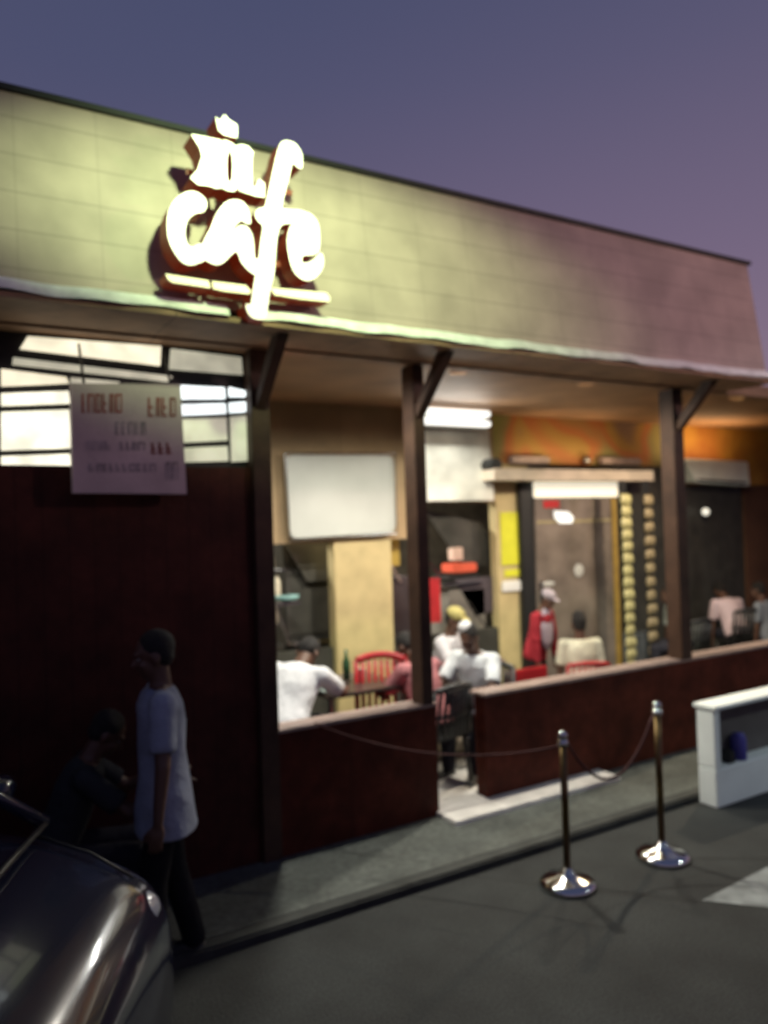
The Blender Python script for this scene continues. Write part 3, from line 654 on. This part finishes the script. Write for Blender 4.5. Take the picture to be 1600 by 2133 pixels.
def person(label, loc, yaw, H=1.72, sit=False, seat=.47, lean=0, tilt=0, headp=0, heady=0, arms=None, shirt=(.7, .7, .7), trousers=(.03, .03, .04),
           hair='short', sleeve='short', hem=0.0, group=None, legs=None, cap=None, shoes=(.02, .02, .02), voxel=.011, name='person'):
    """local frame: x right, y forward, z up; loc is the point on the floor below the pelvis"""
    s = H/1.75; rz = Matrix.Rotation(yaw, 3, 'Z')
    L = Vector(loc)
    par = empty(name, L, label, 'person', group)
    def Wd(v): return L + rz @ Vector(v)
    pz = (seat+.09) if sit else .93*s
    tb = Matrix.Rotation(-R(lean), 3, 'X') @ Matrix.Rotation(R(tilt), 3, 'Y')
    pel = Vector((0, 0, pz))
    def T(v): return Wd(pel + tb @ (Vector(v)*s))
    up_ = (rz @ tb @ Vector((0, 0, 1)))
    chest = T((0, 0, .36)); neck0 = T((0, -.01, .50)); 
    hb = rz @ tb @ Matrix.Rotation(-R(heady), 3, 'Z') @ Matrix.Rotation(-R(headp), 3, 'X')
    hc = neck0 + (rz @ tb @ Matrix.Rotation(-R(headp*.5), 3, 'X')) @ Vector((0, .02, .165))*s
    def Hd(v): return hc + hb @ (Vector(v)*s)
    sh = [T((-.185, 0, .45)), T((.185, 0, .45))]
    if arms is None: arms = [((-.15, .05, -1), (0, .1, -1)), ((.15, .05, -1), (0, .1, -1))]
    el_, wr = [], []
    for i in (0, 1):
        u_ = (rz @ Vector(arms[i][0])).normalized(); f_ = (rz @ Vector(arms[i][1])).normalized()
        el_.append(sh[i]+u_*.29*s); wr.append(el_[i]+f_*.25*s)
    hip = [Wd((-.09*s, 0, pz-.02)), Wd((.09*s, 0, pz-.02))]
    kn, an, toe = [], [], []
    for i, sg_ in enumerate((-1, 1)):
        if sit:
            k_ = Vector((sg_*.13*s, .43*s, pz-.04)); a_ = Vector((sg_*.14*s, .40*s, .08))
        else:
            lf = (legs or (0, 0))[i]; k_ = Vector((sg_*.10*s, lf*.5+.02, .50*s)); a_ = Vector((sg_*.11*s, lf-.02, .085*s))
        kn.append(Wd(k_)); an.append(Wd(a_)); toe.append(Wd(a_+Vector((sg_*.02, .17, -.05))))
    # ---- body: one continuous surface
    g = B()
    g.ell(Hd((0, -.012, .03)), (.074*s, .092*s, .090*s), hb); g.ell(Hd((0, .022, -.045)), (.057*s, .066*s, .066*s), hb)
    g.ell(Hd((0, .055, -.088)), (.026*s, .024*s, .020*s), hb, 10)           # chin
    g.cone(Hd((0, .082, .012)), Hd((0, .103, -.022)), .010*s, .0155*s, 8)     # nose
    g.ell(Hd((0, .080, .030)), (.050*s, .016*s, .011*s), hb, 10)            # brow
    g.ell(Hd((0, .083, -.056)), (.024*s, .011*s, .010*s), hb, 10)           # mouth
    for q in (-1, 1):
        g.ell(Hd((q*.076, -.008, -.008)), (.010*s, .020*s, .032*s), hb, 10)
        g.ell(Hd((q*.040, .062, -.028)), (.020*s, .018*s, .018*s), hb, 10)
    g.cone(neck0-up_*.03, hc-up_*.03+hb @ Vector((0, -.02, 0)), .058*s, .053*s)
    tm = rz @ tb
    g.ell(T((0, 0, .40)), (.165*s, .095*s, .12*s), tm); g.ell(T((0, 0, .22)), (.138*s, .090*s, .18*s), tm); g.ell(T((0, 0, .02)), (.142*s, .100*s, .11*s), tm)
    for i in (0, 1):
        g.cone(sh[i], el_[i], .047*s, .038*s); g.cone(el_[i], wr[i], .038*s, .025*s)
        g.cone(T((-.05+.1*i, 0, .47)), sh[i], .05*s, .05*s)
        hd = (wr[i]-el_[i]).normalized(); inn = (rz @ Vector(((1 if i == 0 else -1), 0, 0)))
        hand(g, wr[i], hd, rz @ Vector((0, -1, 0)) if abs(hd.z) > .6 else rz @ Vector((1 if i else -1, 0, 0)), inn if abs(hd.z) > .6 else Vector((0, 0, -1)), s, .6)
        g.cone(hip[i], kn[i], .078*s, .052*s); g.cone(kn[i], an[i], .052*s, .036*s)
        g.cone(an[i]-Vector((0, 0, .02)), toe[i], .036*s, .028*s)
    g.remesh('body', skin, par, voxel*.82, 3)
    for q in (-1, 1):
        e_ = B(); e_.ell(Hd((q*.030, .072, .004)), (.0125*s, .009*s, .007*s), hb, 10); e_.out('eye', eyew, par, True)
    # ---- shirt
    g = B(); k = 22; rings = []
    hemz = -.10-hem
    prof = [(hemz, .185+.35*hem, .135+.22*hem), (hemz*.5, .192+.12*hem, .136+.06*hem), (.06, .182, .126), (.2, .165, .116), (.33, .180, .118), (.42, .188, .112), (.475, .150, .095), (.505, .085, .075)]
    for z, rx, ry in prof:
        rings.append([T((rx*math.copysign(abs(math.cos(2*math.pi*j/k))**.85, math.cos(2*math.pi*j/k))*(1+.02*math.sin(5*j+z*40)),
                         ry*math.sin(2*math.pi*j/k)*(1+.05*math.sin(7*j+z*25)), z)) for j in range(k)])
    if sit: rings = rings[1:]
    g.loft(rings)
    for i in (0, 1):
        u_ = (el_[i]-sh[i]); fr_ = .78 if sleeve == 'short' else 1.0
        g.cone(T((-.1+.2*i, 0, .44)), sh[i], .072*s, .066*s)
        e2 = sh[i]+u_*fr_
        g.tube([sh[i], sh[i]+u_*fr_*.4, sh[i]+u_*fr_*.75, e2], 0, 12, taper=[.066*s, .066*s, .067*s, .066*s]); g.ell(sh[i], (.066*s,)*3)
        if sleeve == 'long': g.cone(el_[i], wr[i]-(wr[i]-el_[i])*.04, .056*s, .040*s)
    g.remesh('shirt', cloth('shirt_%d' % (len(MATS)), shirt), par, voxel, 2)
    # ---- trousers
    g = B(); g.ell(Wd((0, 0, pz-.0)), (.150*s, .115*s, .11*s), rz)
    for i in (0, 1):
        g.cone(hip[i], kn[i], .084*s, .072*s); g.cone(kn[i], an[i]+Vector((0, 0, .02)), .072*s, .062*s)
    g.remesh('trousers', cloth('trousers_%d' % (len(MATS)), trousers), par, voxel, 2)
    for i in (0, 1):
        g = B(); g.cone(an[i]-Vector((0, 0, .03)), toe[i]+Vector((0, 0, -.002)), .046*s, .040*s); d_ = (toe[i]-an[i]); d_.z = 0
        g.ell(an[i]-Vector((0, 0, .045))-d_.normalized()*.02, (.045*s, .045*s, .04*s)); g.remesh('shoe', mat('shoe%.2f' % shoes[0], shoes, .5), par, .009, 2)
    # ---- hair / cap
    if hair:
        g = B(); g.ell(Hd((0, -.026, .044)), (.081*s, .094*s, .089*s), hb); g.ell(Hd((0, -.048, -.005)), (.072*s, .060*s, .065*s), hb)
        if hair == 'tall': g.ell(Hd((0, -.02, .10)), (.07*s, .08*s, .06*s), hb)
        g.remesh('hair', hairm, par, .009, 1)
    if cap and hair == 'kufi':
        g = B(); g.ell(Hd((.02, -.03, .105)), (.062*s, .068*s, .050*s), hb); g.remesh('cap', cloth('cap_%d' % len(MATS), cap), par, .009, 1)
    elif cap:
        g = B(); g.ell(Hd((0, -.012, .066)), (.087*s, .102*s, .074*s), hb); g.ell(Hd((0, .095, .062)), (.062*s, .062*s, .010*s), hb)
        g.remesh('cap', cloth('cap_%d' % len(MATS), cap), par, .009, 1)
    return par

def under(u, v, Y, z=FZ):
    p = P(u, v, Y); return Vector((p.x, p.y, z))
# standing man in the pale tee, seen from behind his right side
pl = under(338, 1500, 3.92, 0)
person('standing man in a loose grey blue tee with dark trousers beside the dark car', pl, R(80), H=1.74, headp=10, lean=1, arms=[((-.34, .06, -1), (-.10, .12, -1)), ((.30, .05, -1), (.08, .16, -1))],
       shirt=(.27, .30, .37), trousers=(.012, .012, .014), hem=.10, legs=(.10, -.12), voxel=.012)
# dim person at the far left
pl = under(105, 1700, 4.30, .05)
person('dim figure in a dark grey top sitting by the boarded wall behind the car', pl, R(-100), sit=True, seat=.45, lean=24, H=1.66, arms=[((-.2, .8, -.7), (.2, .6, .2)), ((.2, .8, -.7), (-.2, .6, .2))], shirt=(.035, .038, .042), headp=15, voxel=.013)
def stool(p, h, label):
    g = empty('stool', p, label, 'stool')
    B().box((p.x-.17, p.y-.17, p.z+h-.04), (p.x+.17, p.y+.17, p.z+h), bevel=.01).out('seat', brown, g)
    for a1 in (-1, 1):
        for a2 in (-1, 1): B().tube([(p.x+a1*.14, p.y+a2*.14, p.z+h-.045), (p.x+a1*.16, p.y+a2*.16, p.z)], .018, 8).out('leg', brown, g)
stool(pl, .42, 'low dark stool under the dim figure by the boarded wall')
# seated diners
def diner(u, Y, yaw, seatz, label, chair=None, cm=redp, **kw):
    p = under(u, 1400, Y, .12 if Y > YW+.9 else .055)
    if 'z0' in kw: p.z = kw.pop('z0')
    person(label, p, yaw, sit=True, seat=seatz, **kw)
    if chair: c = mkchair(p.x, p.y, yaw, cm, chair, p.z); c.scale = (1, 1, (seatz-.0)/.45)
    return p
p1 = diner(580, 5.14, R(-42), .60, 'person in a bright white tee bent over the table beside the left post', None, mat('dark_plastic', (.03, .03, .03), .4),
      lean=38, tilt=6, H=1.84, headp=45, shirt=(.80, .81, .83), arms=[((-.3, .75, -.6), (.5, .8, -.05)), ((.25, .75, -.55), (-.1, 1, -.12))])
stool(p1, .56, 'dark stool under the person in the bright white tee')
p2 = diner(900, 5.22, R(10), .46, 'person in a dusty pink shirt seen from behind at the middle post', 'dark chair under the person in the dusty pink shirt', MATS['dark_plastic'],
      lean=22, headp=35, H=1.70, shirt=(.42, .17, .18), arms=[((-.2, .6, -.8), (.3, 1, .1)), ((.2, .6, -.8), (-.3, 1, .1))])
p3 = diner(925, 6.0, R(205), .47, 'person with a straw coloured cap and white striped shirt between the pink and white shirts', 'dark chair under the person with the straw cap', MATS['dark_plastic'],
      lean=10, H=1.66, headp=14, cap=(.42, .36, .14), shirt=(.60, .58, .60), arms=[((-.2, .6, -.8), (.4, 1, .2)), ((.2, .6, -.8), (-.4, 1, .2))])
p4 = diner(1003, 5.42, R(115), .46, 'person in a white tee and small white cap at the table beside the entrance gap', 'dark chair under the person in the white tee and cap', MATS['dark_plastic'],
      lean=16, H=1.70, headp=18, hair='kufi', cap=(.6, .6, .6), shirt=(.66, .70, .72), arms=[((-.25, .6, -.8), (.4, .9, .1)), ((.25, .6, -.8), (-.4, .9, .1))])
p5 = diner(1212, 5.65, R(-28), .40, 'diner in a cream shirt seen from behind in front of the drinks cooler', 'red chair under the diner in the cream shirt', redp,
      lean=4, H=1.58, hair='tall', shirt=(.62, .60, .46))
p6 = under(1118, 1400, 6.05, .12)
srv = person('server in a red top with a pale lilac front leaning over left of the cooler', p6, R(200), H=1.42, lean=14, headp=14, shirt=(.30, .025, .035), sleeve='long', trousers=(.03, .02, .02), cap=(.35, .30, .33))
p7 = diner(1540, 6.3, R(-20), .46, 'person in a pale pink tee bent forward in the right bay', 'dark chair under the person in the pale pink tee', MATS['dark_plastic'],
      lean=30, H=1.62, headp=30, shirt=(.66, .52, .55), z0=.12)
p8 = diner(1606, 6.0, R(15), .42, 'person in a grey top at the right edge beside the pale pink tee', None, lean=10, H=1.55, headp=10, shirt=(.20, .22, .25), z0=.12)
p9 = diner(1427, 6.2, R(60), .46, 'half hidden person in a pale green grey shirt just right of the right post', None, lean=14, H=1.6, headp=10, shirt=(.34, .37, .33), z0=.12)
for p, lb in ((p8, 'dark chair under the person in the grey top at the right edge'), (p9, 'dark chair under the half hidden person by the right post')):
    mkchair(p.x, p.y, 0, MATS['dark_plastic'], lb, p.z)
# lilac apron on the server
fwd6 = Matrix.Rotation(R(200), 3, 'Z') @ Vector((0, 1, 0)); g = B(); g.ell(p6+Vector((0, 0, .98))+fwd6*.13, (.13, .04, .22), Matrix.Rotation(R(200), 3, 'Z')); ap = g.out('apron', cloth('lilac_apron', (.40, .34, .40)), None, True); ap.parent = srv; ap.location = -p6
# visible red chair left of the middle post, red bench
cp = under(795, 1400, 5.35, .055); rc = mkchair(cp.x, cp.y, R(150), redp, 'red plastic chair with a slotted back left of the middle post', .055); rc.scale = (1.05, 1.05, 1.25)
tw = mat('table_dark', (.05, .035, .03), .35, noise=.2)
table(under(735, 1400, 5.62).x, 5.72, .10, 'dark cafe table in front of the person in the bright white tee', tw, .75, .80)
tm_ = table(under(935, 1400, 5.5).x, 5.62, .085, 'dark cafe table between the pink shirt and the white tees', tw, .6, .70)
a = P(1060, 1430, 5.45); b = P(1142, 1386, 5.45)
be = empty('red_bench', ((a.x+b.x)/2, 5.6, .055), 'red bench back beside the white tee above the low wall', 'bench')
g = B(); g.box((a.x, 5.45, .50), (b.x, 5.50, b.z), bevel=.015); g.out('backrest', redp, be)
g = B(); g.box((a.x, 5.502, .42), (b.x, 5.88, .47), bevel=.015); g.out('seat', redp, be)
for x_ in (a.x+.05, b.x-.05): B().box((x_-.03, 5.46, .055), (x_+.03, 5.69, .419)).out('leg', darkc, be)
# plate and cups on the first table
tb_z = .10+.80
g = B(); c = Vector((under(690, 1400, 5.5).x, 5.5, tb_z)); g.lathe(c, [(.06, 0), (.12, .015), (.125, .02), (.055, .006)], 24); setp(g.out('plate', mat('teal_plate', (.45, .55, .54), .25), smooth=True), 'pale plate on the dark table in front of the white tee', 'plate')

cupm = mat('cup_white', (.7, .7, .66), .3); botm = mat('bottle_green', (.03, .09, .04), .15, bump=0); botr = mat('sauce_red', (.4, .03, .02), .3)
def ontable(u, Y, z, prof, m, nm, lb, cat):
    x = under(u, 1400, Y).x; g = B(); g.lathe((x, Y, z+.001), prof, 16); setp(g.out(nm, m, smooth=True), lb, cat)
ontable(752, 5.72, tb_z, [(.03, 0), (.04, .06), (.042, .10), (.038, .10)], cupm, 'cup', 'white cup on the dark table left of the red chair', 'cup')
ontable(722, 5.85, tb_z, [(.032, 0), (.034, .14), (.014, .19), (.014, .25)], botm, 'bottle', 'green bottle on the dark table in front of the white tee', 'bottle')
ontable(945, 5.55, .785, [(.03, 0), (.04, .06), (.042, .10), (.038, .10)], cupm, 'cup', 'white cup on the table between the pink and white shirts', 'cup')
ontable(925, 5.70, .785, [(.028, 0), (.03, .10), (.012, .14), (.006, .18)], botr, 'sauce_bottle', 'red sauce bottle on the table between the pink and white shirts', 'bottle')
# ------------------------------------------------------------------ stanchions and rope
def stanchion(base, h, label):
    t = empty('rope_stanchion', base, label, 'stanchion', 'brass rope stanchions in front of the low wall')
    c = Vector(base)
    g = B(); g.lathe(c, [(.165, 0), (.17, .012), (.165, .03), (.13, .048), (.07, .062), (.035, .085), (.024, .11)], 32); g.out('base', chrome, t, True)
    g = B(); g.lathe(c+Vector((0, 0, .111)), [(.022, 0), (.022, h-.17)], 16); g.out('pole', brass, t, True)
    g = B(); g.lathe(c+Vector((0, 0, h-.058)), [(.030, 0), (.034, .012), (.030, .03), (.016, .036), (.018, .042)], 20); g.ell(c+Vector((0, 0, h)), (.03, .03, .03)); g.out('finial', chrome, t, True)
    return c+Vector((0, 0, h-.06))
b1 = G(1183, 1845, 0); b2 = G(1380, 1787, 0)
t1 = stanchion(b1, .90, 'nearer brass stanchion with a round shiny base in front of the low wall')
t2 = stanchion(b2, .98, 'farther brass stanchion with a round shiny base near the white counter')
def sag(a, b, d, n=18):
    return [a.lerp(b, i/n)+Vector((0, 0, -d*4*(i/n)*(1-i/n))) for i in range(n+1)]
off = Vector((.04, 0, 0))
w0 = P(655, 1506, YW-.075)
for q, w, lb in ((sag(w0, t1-off, .12), .006, 'thin dark red rope from the nearer stanchion back to the left low wall'), (sag(t1+off, t2-off, .30), .009, 'dark red rope sagging between the two stanchions')):
    g = B(); g.tube(q, w, 8); setp(g.out('barrier_rope', rope, smooth=True), lb, 'rope')
w3 = t2+Vector((1.6, .3, 0))
# ------------------------------------------------------------------ white counter with a niche
YN = 3.75
cw = empty('white_counter', P(1500, 1660, YN), 'white freestanding counter with an open dark niche at the right edge', 'counter')
A_ = P(1494, 1660, YN); x0 = A_.x; zb = .0; ztp = P(1512, 1466, YN).z; dp = .16; x1 = x0+1.5; ztr = ztp+.02
n0 = P(1500, 1484, YN); n1 = P(1520, 1572, YN)
zn1 = ztp-.035; zn0 = P(1540, 1590, YN).z; xn = x0+.07
wc = mat('counter_white', (.80, .85, .82), .5, noise=.07, scale=3)
def cbx(lo, hi, n_, m_, bv=.008): g_ = B(); g_.box(lo, hi, bevel=bv); return g_.out(n_, m_, cw)
cbx((x0, YN, zb), (x1, YN+dp, zn0), 'plinth', wc)
cbx((x0, YN, zn0+.002), (xn, YN+dp, zn1), 'side_panel', wc)
cbx((x1-.12, YN, zn0+.002), (x1, YN+dp, zn1), 'side_panel', wc)
cbx((x0-.015, YN-.02, zn1+.002), (x1+.015, YN+dp+.02, ztp), 'worktop', wc)
cbx((xn+.002, YN+dp-.03, zn0+.002), (x1-.122, YN+dp-.005, zn1), 'back_panel', mat('niche_dark', (.10, .09, .085), .6), .002)
g = B(); g.box((xn+.12, YN+.02, zn0+.002), (xn+.20, YN+.10, zn0+.10), bevel=.01); setp(g.out('dark_tin', blackm), 'small dark tin in the niche of the white counter', 'tin')
g = B(); c = Vector((xn+.30, YN+.065, zn0)); g.lathe(c, [(.055, .002), (.058, .02), (.058, .17), (.045, .19), (.045, .2)], 20); setp(g.out('blue_tub', mat('violet_tub', (.06, .055, .28), .4), smooth=True), 'violet blue tub in the niche of the white counter', 'tub')

# ------------------------------------------------------------------ parked car (front left corner seen over its bonnet)
def car():
    par = empty('parked_car', (0, 0, 0), 'dark glossy car parked at the lower left with its bonnet toward the right', 'car')
    paint = mat('dark_car_paint', (.014, .017, .034), .16, .10, noise=.05, bump=0, coat=.5, spec=.45)
    glass = mat('car_glass', (.01, .012, .012), .05, noise=0, bump=0, coat=1)
    lens = mat('headlight_lens', (.30, .31, .36), .10, noise=.1, bump=0, coat=.6)
    tyre = mat('tyre', (.012, .012, .012), .85)
    # stations along x (forward): (x, half width, belt z, top z, sill z)
    st = [(-1.76, .62, .72, .86, .38), (-1.66, .74, .82, .98, .28), (-1.2, .80, .88, 1.02, .2), (-.4, .81, .90, 1.04, .2), (.5, .81, .98, 1.12, .2), (.95, .81, .99, 1.13, .2), (1.2, .80, .95, 1.08, .2), (1.42, .78, .88, .99, .22), (1.58, .755, .82, .92, .24), (1.67, .72, .74, .83, .26), (1.73, .66, .58, .64, .30)]
    g = B(); rings = []
    for x, w, zb, zt_, zs_ in st:
        pr = [(-w*.86, zs_), (-w*.98, zs_+.12), (-w, (zs_+zb)/2+.02), (-w*.985, zb-.05), (-w*.94, zb+.01), (-w*.88, zb+(zt_-zb)*.66), (-w*.72, zb+(zt_-zb)*.80), (-w*.66, zb+(zt_-zb)*.98), (-w*.3, zb+(zt_-zb)*.98), (0, zt_)]
        pr = pr+[(-a_, b_) for a_, b_ in pr[-2::-1]]
        rings.append([Vector((x, y, z)) for y, z in pr])
    g.loft(rings); body = g.out('body', paint, None, True)
    md = body.modifiers.new('sub', 'SUBSURF'); md.levels = 2; md.render_levels = 2
    body.parent = par
    # cabin
    g = B(); rr = []
    for x, w, z in ((-1.68, .66, .97), (-1.45, .64, 1.36), (-.4, .62, 1.62), (.50, .60, 1.55), (1.20, .67, 1.06)):
        rr.append([Vector((x, -w-.08*(1 if z < 1.01 else .6), .9)), Vector((x, -w, z-.05)), Vector((x, -w*.8, z)), Vector((x, w*.8, z)), Vector((x, w, z-.05)), Vector((x, w+.08*(1 if z < 1.01 else .6), .9))])
    g.loft(rr); cab = g.out('windows', glass, None, True); md = cab.modifiers.new('sub', 'SUBSURF'); md.levels = 2; md.render_levels = 2; cab.parent = par
    g = B(); g.loft([[Vector((x, -w, z)), Vector((x, 0, z+.02)), Vector((x, w, z)), Vector((x, w*.95, z-.03)), Vector((x, -w*.95, z-.03))] for x, w, z in ((-1.42, .53, 1.36), (-.9, .55, 1.54), (-.4, .55, 1.615), (.45, .52, 1.56))])
    g.out('roof', paint, None, True).parent = par
    g = B(); g.tube([(1.22, -.70, 1.075), (1.235, -.3, 1.10), (1.235, .3, 1.10), (1.22, .70, 1.075)], .012, 6); g.out('cowl_trim', blackm, None, True).parent = par
    for sy_ in (-1, 1):
        g = B(); g.tube([(1.20, sy_*.60, 1.075), (1.42, sy_*.585, .992), (1.58, sy_*.55, .905)], .006, 6); g.out('bonnet_seam', blackm, None, True).parent = par
        g = B(); g.tube([(1.22, sy_*.71, 1.07), (.90, sy_*.66, 1.30), (.50, sy_*.575, 1.54)], .028, 8); g.out('pillar', paint, None, True).parent = par
        g = B(); g.ell((.98, sy_*.88, 1.16), (.06, .09, .06)); m_ = g.out('mirror', paint, None, True); m_.parent = par
        g = B(); g.ell((1.575, sy_*.50, .80), (.10, .13, .06), Matrix.Rotation(sy_*-.55, 3, 'Z') @ Matrix.Rotation(.25, 3, 'Y')); g.out('headlight', lens, None, True).parent = par
        for wx in (1.08, -1.12):
            g = B(); g.bm.free(); g.bm = bmesh.new()
            pr = [(.20, -.10), (.30, -.10), (.325, -.06), (.325, .06), (.30, .10), (.20, .10)]
            seg = 32; rg = [[Vector((wx+r_*math.cos(2*math.pi*k_/seg), sy_*.74+y_, .325+r_*math.sin(2*math.pi*k_/seg))) for k_ in range(seg)] for r_, y_ in pr]
            g.loft(rg); wh = g.out('wheel', tyre, None, True); wh.parent = par
            g = B()
            for k_ in range(7):
                t_ = 2*math.pi*k_/7; g.tube([(wx, sy_*.80, .325), (wx+.2*math.cos(t_), sy_*.835, .325+.2*math.sin(t_))], .018, 6)
            g.tube([(wx+.2*math.cos(2*math.pi*k_/24), sy_*.835, .325+.2*math.sin(2*math.pi*k_/24)) for k_ in range(25)], .014, 6)
            r_ = g.out('rim', steel, None, True); r_.parent = wh
    g = B()
    for z in (.38, .43, .48): g.box((1.66, -.36, z), (1.712, .36, z+.014))
    g.out('grille', chrome, None).parent = par
    g = B(); g.box((1.715, -.23, .30), (1.722, .23, .39), bevel=.003); g.out('number_plate', mat('plate_white', (.4, .4, .38), .5), None).parent = par
    g = B(); g.ell((1.70, 0, .60), (.02, .045, .03)); g.out('badge', chrome, None, True).parent = par
    return par
c = car()
hd = math.atan2(-.42, .91)
c.rotation_euler = (0, 0, hd)
# left front shoulder (local 1.75, .80) sits at world (.70, 3.10)
lx, ly = 1.45, .78
c.location = (.62-(lx*math.cos(hd)-ly*math.sin(hd)), 3.28-(lx*math.sin(hd)+ly*math.cos(hd)), 0)
